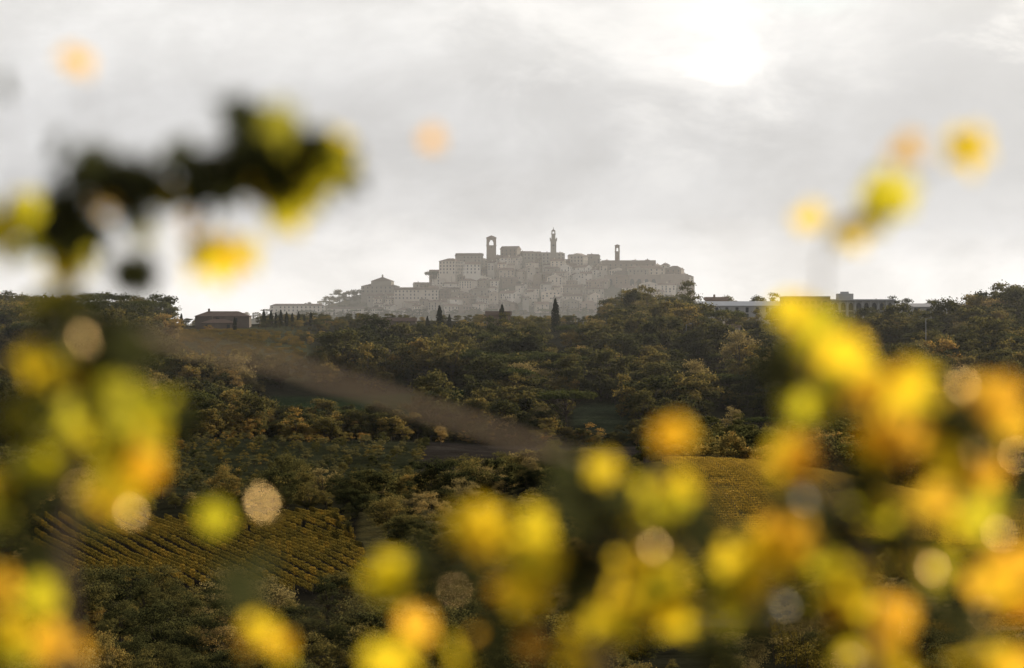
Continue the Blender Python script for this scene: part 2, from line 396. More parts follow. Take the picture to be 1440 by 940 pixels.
# ------------------------------------------------------------------ buildings
class MB:
    def __init__(s, mats): s.V = []; s.F = []; s.M = []; s.mats = mats
    def poly(s, pts, m):
        o = len(s.V); s.V += [tuple(p_) for p_ in pts]; s.F.append(list(range(o, o+len(pts)))); s.M.append(m)
    def box(s, x0, x1, y0, y1, z0, z1, m, top=None):
        v = [(x0, y0), (x1, y0), (x1, y1), (x0, y1)]
        for k_ in range(4):
            a, b = v[k_], v[(k_+1) % 4]
            s.poly([(a[0], a[1], z0), (b[0], b[1], z0), (b[0], b[1], z1), (a[0], a[1], z1)], m)
        s.poly([(a_[0], a_[1], z1) for a_ in v], m if top is None else top)
        s.poly([(a_[0], a_[1], z0) for a_ in v[::-1]], m)
    def roof(s, x0, x1, y0, y1, z, h, m, kind='gable', ov=.6, wall=0):
        X0, X1, Y0, Y1 = x0-ov, x1+ov, y0-ov, y1+ov; ym = (Y0+Y1)/2; xm = (X0+X1)/2
        if kind == 'pyr':
            ap = (xm, ym, z+h); c = [(X0, Y0, z), (X1, Y0, z), (X1, Y1, z), (X0, Y1, z)]
            for k_ in range(4): s.poly([c[k_], c[(k_+1) % 4], ap], m)
            s.poly(c[::-1], m); return
        if kind in ('gable', 'hip'):
            ins = 0 if kind == 'gable' else min((X1-X0)*.35, (Y1-Y0)/2)
            a = (X0+ins, ym, z+h); b = (X1-ins, ym, z+h)
            s.poly([(X0, Y0, z), (X1, Y0, z), b, a], m); s.poly([(X1, Y1, z), (X0, Y1, z), a, b], m)
            s.poly([(X1, Y0, z), (X1, Y1, z), b], m if kind == 'hip' else wall); s.poly([(X0, Y1, z), (X0, Y0, z), a], m if kind == 'hip' else wall)
        elif kind == 'gabley':
            a = (xm, Y0, z+h); b = (xm, Y1, z+h)
            s.poly([(X0, Y1, z), (X0, Y0, z), a, b], m); s.poly([(X1, Y0, z), (X1, Y1, z), b, a], m)
            s.poly([(X0, Y0, z), (X1, Y0, z), a], wall); s.poly([(X1, Y1, z), (X0, Y1, z), b], wall)
        s.poly([(X0, Y1, z-.02), (X1, Y1, z-.02), (X1, Y0, z-.02), (X0, Y0, z-.02)], m)
    def windows(s, x0, x1, y0, y1, z0, z1, m, fl=3.3, sp=3.2, ww=1.0, wh=1.5, p=.85, e=.06, arch=False):
        nf = max(1, int((z1-z0)/fl))
        for side in range(4):
            L = (x1-x0) if side in (0, 2) else (y1-y0); nc = max(1, int(L/sp))
            for f in range(nf):
                zc = z1-.8-wh/2-f*fl
                for c in range(nc):
                    if random.random() > p: continue
                    u = (c+.5)*L/nc; hw = ww/2
                    prof = [(-hw, -wh/2), (hw, -wh/2), (hw, wh/2), (-hw, wh/2)]
                    if side == 0: P = [(x0+u+a, y0-e, zc+b) for a, b in prof]
                    elif side == 2: P = [(x1-u-a, y1+e, zc+b) for a, b in prof]
                    elif side == 1: P = [(x1+e, y0+u+a, zc+b) for a, b in prof]
                    else: P = [(x0-e, y1-u-a, zc+b) for a, b in prof]
                    s.poly(P, m)
    def done(s, name, loc, rot=0):
        ob = mk_mesh(name, s.V, s.F, s.mats, s.M); ob.location = loc; ob.rotation_euler = (0, 0, rot); return ob

def house(name, x, y_, w, dp, h, roof='gable', rh=None, rot=0, wall=None, z=None, below=9, win=True, sp=3.4, rmat=None, chim=True):
    wall = wall or random.choice([M_WALL, M_WALL, M_WALL2, M_WALL2, M_WALL2, M_BRICK])
    b = MB([wall, rmat or M_ROOF, M_WIN])
    rh = rh or min(w, dp)*.26
    b.box(-w/2, w/2, -dp/2, dp/2, -below, h, 0)
    b.roof(-w/2, w/2, -dp/2, dp/2, h+.03, rh, 1, roof)
    if win: b.windows(-w/2, w/2, -dp/2, dp/2, max(0, h-13), h, 2, sp=sp*random.uniform(1.0, 1.6), ww=random.uniform(1.3, 1.9), wh=random.uniform(1.8, 2.5), p=.65)
    if chim:
        cx = random.uniform(-w*.3, w*.3); b.box(cx-.5, cx+.5, -.6, .6, h+rh*.3, h+rh+1.3, 0)
    return b.done(name, (x, y_, Tz(x, y_) if z is None else z), rot)

# --- hilltop town, terraced streets of houses
rows = 9
for r_ in range(rows):
    tt = r_/(rows-1); yy = 3832+188*tt
    x = -195.0+random.uniform(0, 10)+(8*r_ if r_ > 5 else 0)
    while x < 238:
        w = random.choice([random.uniform(8, 14), random.uniform(14, 28)]); xc = x+w/2
        x += w+random.choice([.4, .8, 2.5, 8.0])
        if r_ >= 8 and xc > 236: continue
        if xc < -105 and tt > .75 and random.random() < .5: continue
        if xc > 120 and .1 < tt < .55 and random.random() < .55: continue
        dp = random.uniform(9, 16); h = random.uniform(6, 15)
        if tt > .8: h = random.uniform(5, 12)
        if random.random() < .12: h += 4
        house('stone_house', xc, yy+random.uniform(-8, 8), w, dp, h, random.choice(['gable', 'gable', 'hip', 'gabley']), None, random.uniform(-.8, .5))

# cathedral bell tower with open belfry
def bell_tower(name, x, y_, z0, z1, w, belf, mat, cap='flat'):
    b = MB([mat, M_ROOF, M_WIN]); hw = w/2
    b.box(-hw, hw, -hw, hw, z0, z1-belf, 0)
    b.box(-hw-.5, hw+.5, -hw-.5, hw+.5, z1-belf, z1-belf+.8, 0)
    pw = w*.27
    for sx in (-1, 1):
        for sy in (-1, 1):
            cx = sx*(hw-pw/2); cy = sy*(hw-pw/2); b.box(cx-pw/2, cx+pw/2, cy-pw/2, cy+pw/2, z1-belf+.8, z1-3.2, 0)
    b.box(-hw, hw, -hw, hw, z1-3.2, z1-.6, 0)
    b.box(-hw-.6, hw+.6, -hw-.6, hw+.6, z1-.6, z1+.1, 0)
    for sy in (-hw+.1, hw-.5):
        b.poly([(-hw+pw, sy, z1-3.2), (-hw+pw, sy, z1-3.2-pw), (-hw+pw*1.5, sy, z1-3.2)], 0)
        b.poly([(hw-pw, sy, z1-3.2), (hw-pw*1.5, sy, z1-3.2), (hw-pw, sy, z1-3.2-pw)], 0)
    if cap == 'pyr': b.roof(-hw, hw, -hw, hw, z1+.12, w*.25, 1, 'pyr')
    b.windows(-hw, hw, -hw, hw, z1-belf-9, z1-belf, 2, fl=6, sp=w, ww=1.2, wh=2.2, p=1)
    return b.done(name, (x, y_, 0))
bell_tower('cathedral_bell_tower', -29, 3990, 90, 135, 13.5, 11.5, M_BRICK, 'pyr')
bell_tower('church_bell_tower', 147.5, 3985, 88, 124, 6.5, 9, M_BRICK, 'pyr')
# palace clock tower: crenellated
b = MB([M_WALL, M_ROOF, M_WIN])
b.box(-4, 4, -4, 4, 95, 130, 0); b.box(-5, 5, -5, 5, 130, 133, 0)
for q in range(4):
    for s1 in (-4.5, 4.5):
        c = -4.4+q*2.93; b.box(c-.75, c+.75, s1-.5, s1+.5, 133.02, 134.8, 0)
        if 0 < q < 3: b.box(s1-.5, s1+.5, c-.75, c+.75, 133.02, 134.8, 0)
b.box(-2.7, 2.7, -2.7, 2.7, 133.03, 139.5, 0); b.box(-3.3, 3.3, -3.3, 3.3, 139.5, 140.6, 0)
for sx in (-2.0, 2.0):
    for sy in (-2.0, 2.0): b.box(sx-.7, sx+.7, sy-.7, sy+.7, 140.62, 143.6, 0)
b.box(-2.8, 2.8, -2.8, 2.8, 143.6, 144.5, 0)
b.roof(-2.6, 2.6, -2.6, 2.6, 144.52, 2.6, 1, 'pyr', .2); b.box(-.3, .3, -.3, .3, 146.5, 150, 2)
th = np.linspace(0, 2*math.pi, 17)[:-1]; b.poly([(1.6*math.cos(a), -4.08, 124+1.6*math.sin(a)) for a in th], 2)
b.windows(-4, 4, -4, 4, 112, 121, 2, fl=5, sp=8, p=1)
b.done('clock_tower', (58, 3985, 0))
def block(name, x0, x1, yc, dp, z0, z1, roof, rh, wall, **kw):
    b = MB([wall, M_ROOF, M_WIN]); w = x1-x0
    b.box(-w/2, w/2, -dp/2, dp/2, z0, z1, 0)
    b.box(-w/2-.35, w/2+.35, -dp/2-.35, dp/2+.35, z1-.6, z1-.05, 0)
    if roof: b.roof(-w/2, w/2, -dp/2, dp/2, z1+.03, rh, 1, roof, .8)
    if kw.get('win', True): b.windows(-w/2, w/2, -dp/2, dp/2, kw.get('wz', z0), z1, 2, fl=kw.get('fl', 4.6), sp=kw.get('sp', 5), ww=1.7, wh=2.5, p=.9)
    return b.done(name, ((x0+x1)/2, yc, 0), kw.get('rot', 0))
block('town_hall_palace', 42, 74, 3992, 16, 90, 113, None, 0, M_WALL)
block('cathedral', -14, 10, 4000, 20, 90, 119, 'gable', 4.5, M_BRICK, wz=105, rot=-.3)
block('stone_palace', 14, 40, 3995, 18, 90, 113, 'gable', 3, M_WALL, wz=100, rot=.2)
block('stone_palace', -98, -72, 3950, 20, 60, 101, 'hip', 4, M_WALL2, wz=80, rot=-.5)
block('stone_palace', -78, -42, 3975, 18, 80, 109, 'gable', 4, M_WALL, rot=-.15)
block('stone_palace', -66, -45, 3925, 16, 60, 96, 'gable', 4, M_WALL2, wz=80, rot=.25)
block('stone_palace', 84, 104, 3985, 18, 80, 109, 'gabley', 4, M_WALL, rot=-.4)
block('convent_building', 126, 200, 3975, 18, 70, 98, 'gable', 5, M_BRICK, wz=84, sp=7)
block('fortress_palace', 160, 212, 3955, 18, 60, 91, 'hip', 4, M_WALL, wz=80, sp=7)
block('fortress_palace', 216, 238, 3965, 22, 60, 90, 'hip', 5, M_BRICK, wz=78, sp=6, rot=-.25)
block('long_stone_building', -326, -252, 3838, 14, 5, 38, 'hip', 2.8, M_WALL2, wz=28, fl=4.2, sp=5.6)
block('long_stone_building', -249, -190, 3848, 14, 5, 34, 'hip', 2.5, M_WALL2, wz=24, fl=4.2, sp=5.4)
block('stone_palace', -160, -100, 3870, 14, 20, 60, 'gable', 3.5, M_WALL2, wz=44)
block('stone_palace', -196, -172, 3890, 14, 20, 52, 'gable', 3.5, M_WALL, wz=40, rot=-.4)
# church with hip roof and small lantern
b = MB([M_WALL, M_ROOF, M_WIN])
b.box(-25, 25, -11, 11, 40, 66, 0); b.roof(-25, 25, -11, 11, 66.03, 3.5, 1, 'hip')
b.box(-11, 17, -10.5, 10.5, 66.1, 73, 0); b.roof(-11, 17, -10.5, 10.5, 73.03, 6, 1, 'pyr', 1); b.box(2, 4, -1, 1, 78, 81, 0); b.roof(2, 4, -1, 1, 81.03, 1.5, 1, 'pyr', .3)
b.windows(-25, 25, -11, 11, 52, 66, 2, fl=5, sp=6, p=1, ww=1.6, wh=2.5)
b.done('church', (-182, 3935, 0), -.15)
# fortress bastion wall: battered, with blind arches
b = MB([M_BRICK, M_WIN])
def batter(x0, x1, y0, z0, z1, dep=14, sl=.16):
    k_ = (z1-z0)*sl
    b.poly([(x0-k_*.3, y0-k_, z0), (x1+k_*.6, y0-k_, z0), (x1, y0, z1), (x0, y0, z1)], 0)
    b.poly([(x1+k_*.6, y0-k_, z0), (x1+k_*.6, y0+dep, z0), (x1, y0+dep, z1), (x1, y0, z1)], 0)
    b.poly([(x0-k_*.3, y0+dep, z0), (x0-k_*.3, y0-k_, z0), (x0, y0, z1), (x0, y0+dep, z1)], 0)
    b.poly([(x0, y0, z1), (x1, y0, z1), (x1, y0+dep, z1), (x0, y0+dep, z1)], 0)
batter(128, 205, 3935, 50, 82); batter(205, 243, 3925, 40, 83, 40)
for q in range(7):
    xc = 136+q*10
    b.poly([(xc-3, 3931.6, 62), (xc+3, 3931.6, 62), (xc+3, 3933.4, 73), (xc+1.6, 3933.7, 76), (xc-1.6, 3933.7, 76), (xc-3, 3933.4, 73)], 1)
b.done('fortress_wall', (0, 0, 0))

# --- buildings on the wooded ridge
def rh_(name, b0, b1, d, top, dep, roof, rh, wall, rmat=M_ROOF, **k_):
    x0, x1 = bx(b0, d), bx(b1, d); xm = (x0+x1)/2; zt = (470-top)*d/4000; g_ = Tz(xm, d)
    return house(name, xm, d, x1-x0, dep, zt-g_-rh, roof, rh, k_.get('rot', 0), wall, g_, 6, True, 4, rmat, k_.get('chim', True))
rh_('villa', 276, 352, 1440, 438, 12, 'hip', 2.6, M_DARKW)
rh_('villa', 285, 330, 1430, 449, 10, 'hip', 2.0, M_DARKW)
rh_('farmhouse', 512, 585, 1400, 447, 9, 'gable', 1.8, M_DARKW)
rh_('farmhouse', 684, 718, 1400, 438, 9, 'gable', 2.0, M_BRICK)
rh_('farmhouse', 525, 548, 1200, 492, 8, 'gable', 1.8, M_DARKW)
rh_('warehouse', 985, 1098, 1450, 424, 18, 'gable', 2.4, M_CONC, M_METAL, chim=False)
rh_('farmhouse', 992, 1022, 1470, 418, 9, 'gable', 1.6, M_BRICK)
rh_('farmhouse', 1010, 1040, 1300, 456, 8, 'gable', 1.6, M_WALL2)
rh_('farmhouse', 1375, 1425, 1400, 424, 12, 'hip', 2.5, M_DARKW)
rh_('warehouse', 1262, 1358, 1440, 427, 16, 'gable', 1.8, M_CONC, M_METAL, chim=False)
rh_('farmhouse', 60, 84, 1400, 452, 9, 'gable', 2, M_BRICK)
d = 1430; x0 = bx(1102, d); x1 = bx(1258, d); g0 = Tz((x0+x1)/2, d)
b = MB([M_CONC, M_METAL, M_WIN, M_BRICK]); w = x1-x0; zt = 18.4
b.box(0, w*.42, 0, 20, g0-5, zt, 3); b.box(-.4, w*.42+.1, -.4, 20.4, zt+.02, zt+.6, 0)
b.box(w*.42+.12, w, 1, 20, g0-5, zt-1.6, 0); b.box(w*.42+.12, w+.5, -.6, 20.4, zt-1.55, zt-.9, 1)
b.box(w*.5, w*.64, 5, 14, zt-.88, zt+2, 0); b.box(w*.53, w*.6, 6, 10, zt+2.02, zt+3, 1)
nb = 8
for q in range(nb):      # glazed bays between piers with arched heads
    xa = w*.43+(w*.56)*q/nb; ww = w*.56/nb
    b.box(xa, xa+.5, -.2, .98, g0-5, zt-1.6, 0)
    P = [(xa+1, .9, g0-2), (xa+ww-.5, .9, g0-2)]+[((xa+1+xa+ww-.5)/2+(ww-1.5)/2*math.cos(a), .9, zt-4.6+2*math.sin(a)) for a in np.linspace(0, math.pi, 8)]
    b.poly(P, 2)
    b.poly([(xa+1, .8, zt-7), (xa+ww-.5, .8, zt-7), (xa+ww-.5, .8, zt-6.6), (xa+1, .8, zt-6.6)], 0)
for q in range(7):
    for f in range(3):
        xa = 1.5+q*(w*.42-2)/7; za = zt-3.4-f*3.6; b.poly([(xa, -.06, za), (xa+1.8, -.06, za), (xa+1.8, -.06, za+1.7), (xa, -.06, za+1.7)], 2)
b.done('winery_building', (x0, d, 0))
# poles
def pole(b_, d, top, arm=True):
    x = bx(b_, d); g_ = Tz(x, d); h = (470-top)*d/4000-g_
    pr = []; v_, f_ = tube([(0, 0, 0), (0, 0, h)], [.22, .13], 8); pr.append((v_, f_, 0))
    if arm:
        v_, f_ = tube([(0, 0, h-.3), (1.0, 0, h+.1), (2.0, 0, h+.15)], [.08, .07, .06], 6); pr.append((v_, f_, 0))
        v_, f_ = tube([(1.6, 0, h+.1), (2.6, 0, h+.1)], [.2, .12], 6); pr.append((v_, f_, 0))
    V_, F_, M_ = join(pr); o = mk_mesh('street_lamp', V_, F_, [M_POLE], M_); o.location = (x, d, g_)
pole(1302, 1180, 448); pole(965, 1290, 456); pole(1041, 1330, 456); pole(1085, 1300, 462); pole(820, 1350, 452)

# ------------------------------------------------------------------ vineyard rows
def vrow(nm, mat, L=5.0, n=560, leaf=.2, hgt=.5, wid=.2, zc=1.15):
    u = R.rand(n)*L; th = R.rand(n)*2*math.pi; rr = .7+.5*R.rand(n)
    cen = np.stack([u, np.cos(th)*wid*rr, zc+np.sin(th)*hgt*rr+.06*R.normal(size=n)], 1)
    P, Fq = quads(cen, R.normal(size=(n, 3)), leaf)
    pr = [(P, Fq, 0)]
    for q in range(5):
        v_, f_ = tube([(q+.4, 0, -.2), (q+.45, .03, .8)], [.035, .03], 5); pr.append((v_, f_, 1))
    v_, f_ = tube([(0.02, 0, -.3), (0.02, 0, 1.85)], [.05, .045], 5); pr.append((v_, f_, 1))
    V_, F_, M_ = join(pr); return mk_mesh(nm, V_, F_, [mat, M_BARK], M_, link=False)
vcoll = bpy.data.collections.new('vine_rows')
for q in range(3): vcoll.objects.link(vrow('vine_row_segment_%s' % 'abc'[q], M_VROW))
gcoll = bpy.data.collections.new('golden_vine_rows')
for q in range(3): gcoll.objects.link(vrow('golden_row_segment_%s' % 'abc'[q], M_GOLD, n=420, hgt=.35, wid=.3, zc=.6))
def vineyard(name, dirv, spacing, test, rngu, rngv, keep=.97, coll=None):
    dv = np.array(dirv, float); dv /= np.linalg.norm(dv); nv = np.array([-dv[1], dv[0]]); ang = math.atan2(dv[1], dv[0])
    pts, rz, sc_, ix = [], [], [], []
    for v in np.arange(rngv[0], rngv[1], spacing):
        for u in np.arange(rngu[0], rngu[1], 5.0):
            x, y_ = dv*u+nv*v
            if y_ < 50: continue
            b_ = x*4000/y_+720
            if test(b_, y_) and random.random() < keep:
                pts.append((x, y_, Tz(x, y_))); rz.append(ang); sc_.append((1, 1, random.uniform(.94, 1.06))); ix.append(random.randrange(3))
    return instancer(name, coll or vcoll, pts, rz, sc_, ix)
vineyard('vineyard', (-42, 144), 3.1, lambda b_, d_: 50 < b_ < 540-(d_-460)*.40 and 458 < d_ < 618, (300, 800), (-200, 200), .99)
vineyard('vineyard', (1, .35), 2.8, lambda b_, d_: 1080 < b_ < 1700 and 300 < d_ < 395, (-100, 500), (150, 420), .9)
vineyard('vineyard', (.5, 1), 5.0, lambda b_, d_: 228 < b_ < 425 and 1180 < d_ < 1390, (500, 1500), (300, 1400), .7)
vineyard('meadow_grass', (1, .12), 2.2, lambda b_, d_: 930 < b_ < 1700 and 560 < d_ < 700, (-100, 500), (400, 760), .95, gcoll)

# ------------------------------------------------------------------ sun and sky
EL, AZ = math.radians(16), math.radians(33)
tosun = Vector((math.sin(AZ)*math.cos(EL), math.cos(AZ)*math.cos(EL), math.sin(EL)))
ld = bpy.data.lights.new('sun', 'SUN'); ld.energy = 5.0; ld.angle = math.radians(.53); ld.color = (1, .87, .68)
lo = bpy.data.objects.new('sun', ld); COL.objects.link(lo); lo.rotation_euler = (-tosun).to_track_quat('-Z', 'Y').to_euler(); lo.location = (0, 0, 50)
W = bpy.data.worlds.new('World'); SC.world = W; W.use_nodes = True
t = NT(W.node_tree); t.n.clear(); out = t.add('ShaderNodeOutputWorld'); bg = t.add('ShaderNodeBackground'); bg.inputs[1].default_value = .115
t.con(bg.outputs[0], out.inputs[0])
sky = t.add('ShaderNodeTexSky', sky_type='NISHITA'); sky.sun_disc = False; sky.sun_elevation = EL; sky.sun_rotation = AZ % (2*math.pi)
tc = t.add('ShaderNodeTexCoord').outputs['Generated']
sep = t.add('ShaderNodeSeparateXYZ'); t.con(tc, sep.inputs[0])
mp = t.add('ShaderNodeMapping'); mp.inputs['Scale'].default_value = (1, 1, 1.7); t.con(tc, mp.inputs['Vector'])
nA = t.noise(mp.outputs[0], 9, 9, .5); nB = t.noise(mp.outputs[0], 17, 10, .58, .35)
nC = t.noise(mp.outputs[0], 30, 10, .55, .4)
e = t.math('ADD', sep.outputs[2], t.math('MULTIPLY_ADD', nA, .05, -.025))
er = t.math('MULTIPLY', e, 4.0, clamp=True)   # 0..0.25 rad
base = t.ramp(er, [(0, (.94, .92, .89)), (.09, (.86, .85, .84)), (.15, (.64, .645, .66)), (.24, (.53, .54, .56)), (.34, (.56, .57, .59)), (.46, (.72, .725, .73)), (1, (.38, .39, .42))])
k = t.math('ADD', t.math('MULTIPLY_ADD', nA, .7, .62), t.math('ADD', t.smooth(nB, .36, .64, -.07, .09), t.smooth(nC, .4, .6, -.02, .025)))
cc = t.add('ShaderNodeCombineColor')
for q in range(3): t.con(k, cc.inputs[q])
c = t.mix(1.0, base, cc.outputs[0], 'MULTIPLY')
def spot(vx, vz, r0, sxy=(1, 1.0), nd=1.6):
    dx = t.math('SUBTRACT', sep.outputs[0], vx); dz = t.math('MULTIPLY', t.math('SUBTRACT', sep.outputs[2], vz), sxy[1])
    d_ = t.math('SQRT', t.math('ADD', t.math('MULTIPLY', dx, dx), t.math('MULTIPLY', dz, dz)))
    d_ = t.math('ADD', d_, t.math('MULTIPLY_ADD', nB, -r0*nd, r0*nd*.5))
    mr = t.add('ShaderNodeMapRange'); mr.interpolation_type = 'SMOOTHSTEP'; t.con(d_, mr.inputs[0])
    mr.inputs[1].default_value = r0; mr.inputs[2].default_value = 0; mr.inputs[3].default_value = 0; mr.inputs[4].default_value = 1
    return mr.outputs[0]
c = t.mix(t.math('MULTIPLY', spot(.155, .085, .06), .5), c, (.42, .43, .45, 1))
c = t.mix(t.math('MULTIPLY', spot(.055, .118, .085, (1, 1.4), 2.4), .75), c, (.95, .94, .92, 1))
c = t.mix(t.math('MULTIPLY', spot(.07, .108, .030, (1, 1.6), 5.0), .8), c, (1.15, 1.13, 1.10, 1))
c = t.mix(t.math('MULTIPLY', spot(.178, .112, .03, (1, 1.4), 4), .8), c, (1.05, 1.03, 1.0, 1))
c = t.mix(t.math('MULTIPLY', spot(-.12, .018, .10, (1, 3.0)), .6), c, (.95, .93, .91, 1))
c = t.mix(1.0, c, (10, 10, 10, 1), 'MULTIPLY')
sk = t.mix(1.0, sky.outputs[0], (1.3, 1.3, 1.3, 1), 'MULTIPLY')
gap = t.math('MULTIPLY', spot(.102, .119, .028, (1, 2.0), 2.5), .9)
skl = t.mix(.75, sk, (6.0, 7.3, 8.0, 1))
c = t.mix(gap, c, skl)
t.con(c, bg.inputs[0])

# ------------------------------------------------------------------ atmospheric haze (real volume)
def haze(name, x0, x1, y0, y1, z0, z1, dens, g_=.45, col=(1, .98, .95)):
    b = MB([]); b.box(x0, x1, y0, y1, z0, z1, 0)
    m, t, out = new_mat(name); v = t.add('ShaderNodeVolumeScatter'); v.inputs['Density'].default_value = dens; v.inputs['Anisotropy'].default_value = g_
    v.inputs['Color'].default_value = c4(col); t.con(v.outputs[0], out.inputs['Volume'])
    b.mats = [m]; ob = b.done(name, (0, 0, 0)); return ob
haze('distance_haze', -4500, 4500, 900, 4600, -200, 620, 8.0e-5, .35, (.95, .98, 1.0))

# ------------------------------------------------------------------ foreground grapevines
R = np.random.RandomState(21); random.seed(21)
m, t, out = new_mat('vine_leaf')
at = t.add('ShaderNodeVertexColor'); at.layer_name = 'Col'
p = t.add('ShaderNodeBsdfPrincipled'); p.inputs['Roughness'].default_value = .42
p.inputs['Specular Tint'].default_value = (1, .85, .5, 1)
g = t.add('ShaderNodeNewGeometry').outputs['Position']; n = t.noise(g, 60, 3, .6)
cc = t.add('ShaderNodeCombineColor'); k = t.math('MULTIPLY_ADD', n, .8, .6)
for q in range(3): t.con(k, cc.inputs[q])
c = t.mix(1.0, at.outputs[0], cc.outputs[0], 'MULTIPLY')
t.con(t.mix(1.0, c, (.5, .5, .5, 1), 'MULTIPLY'), p.inputs['Base Color'])
tr = t.add('ShaderNodeBsdfTranslucent'); t.con(c, tr.inputs[0])
mx = t.add('ShaderNodeMixShader'); mx.inputs[0].default_value = .78
t.con(p.outputs[0], mx.inputs[1]); t.con(tr.outputs[0], mx.inputs[2]); t.con(mx.outputs[0], out.inputs[0])
M_VL = m
m, t, out = new_mat('glossy_leaf')
gs = t.add('ShaderNodeBsdfGlossy'); gs.inputs['Roughness'].default_value = .3; gs.inputs['Color'].default_value = (.20, .14, .065, 1)
mx = t.add('ShaderNodeAddShader'); df = t.add('ShaderNodeBsdfDiffuse'); df.inputs[0].default_value = (.5, .36, .08, 1)
t.con(df.outputs[0], mx.inputs[0]); t.con(gs.outputs[0], mx.inputs[1]); t.con(mx.outputs[0], out.inputs[0]); M_GL = m
M_CANE = plain_mat('vine_cane', (.26, .18, .11), .5, .25, 30)
M_STREAK = leaf_mat('streak_cane', [(0, (.36, .31, .25)), (1, (.36, .31, .25))], .5, tint=(2.4, 2.4, 2.4))  # pale cane colour, made for the diagonal streak
# five-lobed vine leaf outline
ol = [(0, -.12), (.10, -.36), (.30, -.46), (.34, -.30), (.52, -.22), (.50, -.02), (.38, .04), (.56, .22), (.50, .38), (.26, .30), (.16, .36), (.12, .56), (0, .70)]
ol = ol+[(-a, b_) for a, b_ in ol[-2:0:-1]]
ol = np.array(ol); NL = len(ol)
def leaves(cen, nrm, up, size, col):
    n = len(cen); nrm = nrm/np.linalg.norm(nrm, axis=1, keepdims=True)
    u = np.cross(up, nrm); u /= np.linalg.norm(u, axis=1, keepdims=True)+1e-9; v = np.cross(nrm, u)
    pts = np.concatenate([[[0, 0]], ol]); r2 = (pts**2).sum(1)
    fold = -np.abs(pts[:, 0])*.35
    curl = (R.rand(n)-.3)*.9
    P = cen[:, None]+size[:, None, None]*(pts[None, :, 0, None]*u[:, None]+pts[None, :, 1, None]*v[:, None]+(curl[:, None]*r2[None]+fold[None])[:, :, None]*nrm[:, None])
    base_ = (np.arange(n)*(NL+1))[:, None, None]
    k_ = np.arange(NL); tri = np.stack([np.zeros(NL, int), 1+k_, 1+(k_+1) % NL], 1)
    Ft = (base_+tri[None]).reshape(-1, 3)
    return P.reshape(-1, 3), Ft, np.repeat(col, NL+1, axis=0)
PAL = {'y': (.98, .69, .03), 'o': (.98, .53, .04), 'g': (.70, .62, .03), 'd': (.040, .044, .016), 'e': (.27, .25, .02)}
MIXP = {'Y': 'yyyyygo', 'O': 'ooooyy', 'G': 'gggyye', 'D': 'dddddd', 'M': 'yygod', 'K': 'dddey', 'E': 'eeegd'}
facing = np.array([.3, .88, .25])
def vine(name, clusters, canes, trunk_x):
    P_, F_, C_ = [], [], []; o = 0; Mi = []
    for (x, z, r, n, pal, y0, sz) in clusters:
        cen = np.stack([x+R.normal(size=n)*r*.5, y0+R.normal(size=n)*.12, z+R.normal(size=n)*r*.5], 1)
        nrm = R.normal(size=(n, 3))*.5; nrm += facing[None]*np.where(R.rand(n, 1) < .85, 1, .2); up = np.stack([R.normal(size=n)*.5, R.normal(size=n)*.3, -np.ones(n)], 1)
        col = np.array([PAL[random.choice(MIXP[pal])] for _ in range(n)])*(.8+.35*R.rand(n))[:, None]
        p1, f1, c1 = leaves(cen, nrm, up, sz*(.7+.5*R.rand(n)), np.minimum(col, .98))
        P_.append(p1); F_.append(f1+o); C_.append(c1); Mi.append(np.zeros(len(f1))); o += len(p1)
    for path, r0, r1, *mm in canes:
        path = np.array(path, float); nn = 14
        tt = np.linspace(0, 1, len(path)); ti = np.linspace(0, 1, nn)
        pp = np.stack([np.interp(ti, tt, path[:, q]) for q in range(3)], 1); pp[1:-1] += R.normal(size=(nn-2, 3))*.004*(0.3 if mm else 1)
        v_, f_ = tube(pp, np.linspace(r0, r1, nn), 6)
        f_ = np.concatenate([f_[:, [0, 1, 2]], f_[:, [0, 2, 3]]])
        P_.append(v_); F_.append(f_+o); C_.append(np.ones((len(v_), 3))*.2); Mi.append(np.full(len(f_), mm[0] if mm else 1)); o += len(v_)
    return mk_mesh(name, np.concatenate(P_), np.concatenate(F_), [M_VL, M_CANE, M_STREAK], np.concatenate(Mi), colattr=np.concatenate(C_))
def q(px, py): return (px-720)/1000., (470-py)/1000.
def cl(L):
    out_ = []
    for (px, py, r, n, pal, *rest) in L:
        y0 = rest[0] if rest else 4.0; sz = rest[1] if len(rest) > 1 else .058
        x, z = q(px, py); out_.append((x*y0/4, z*y0/4, r/1000.*y0/4, n, pal, y0, sz))
    return out_
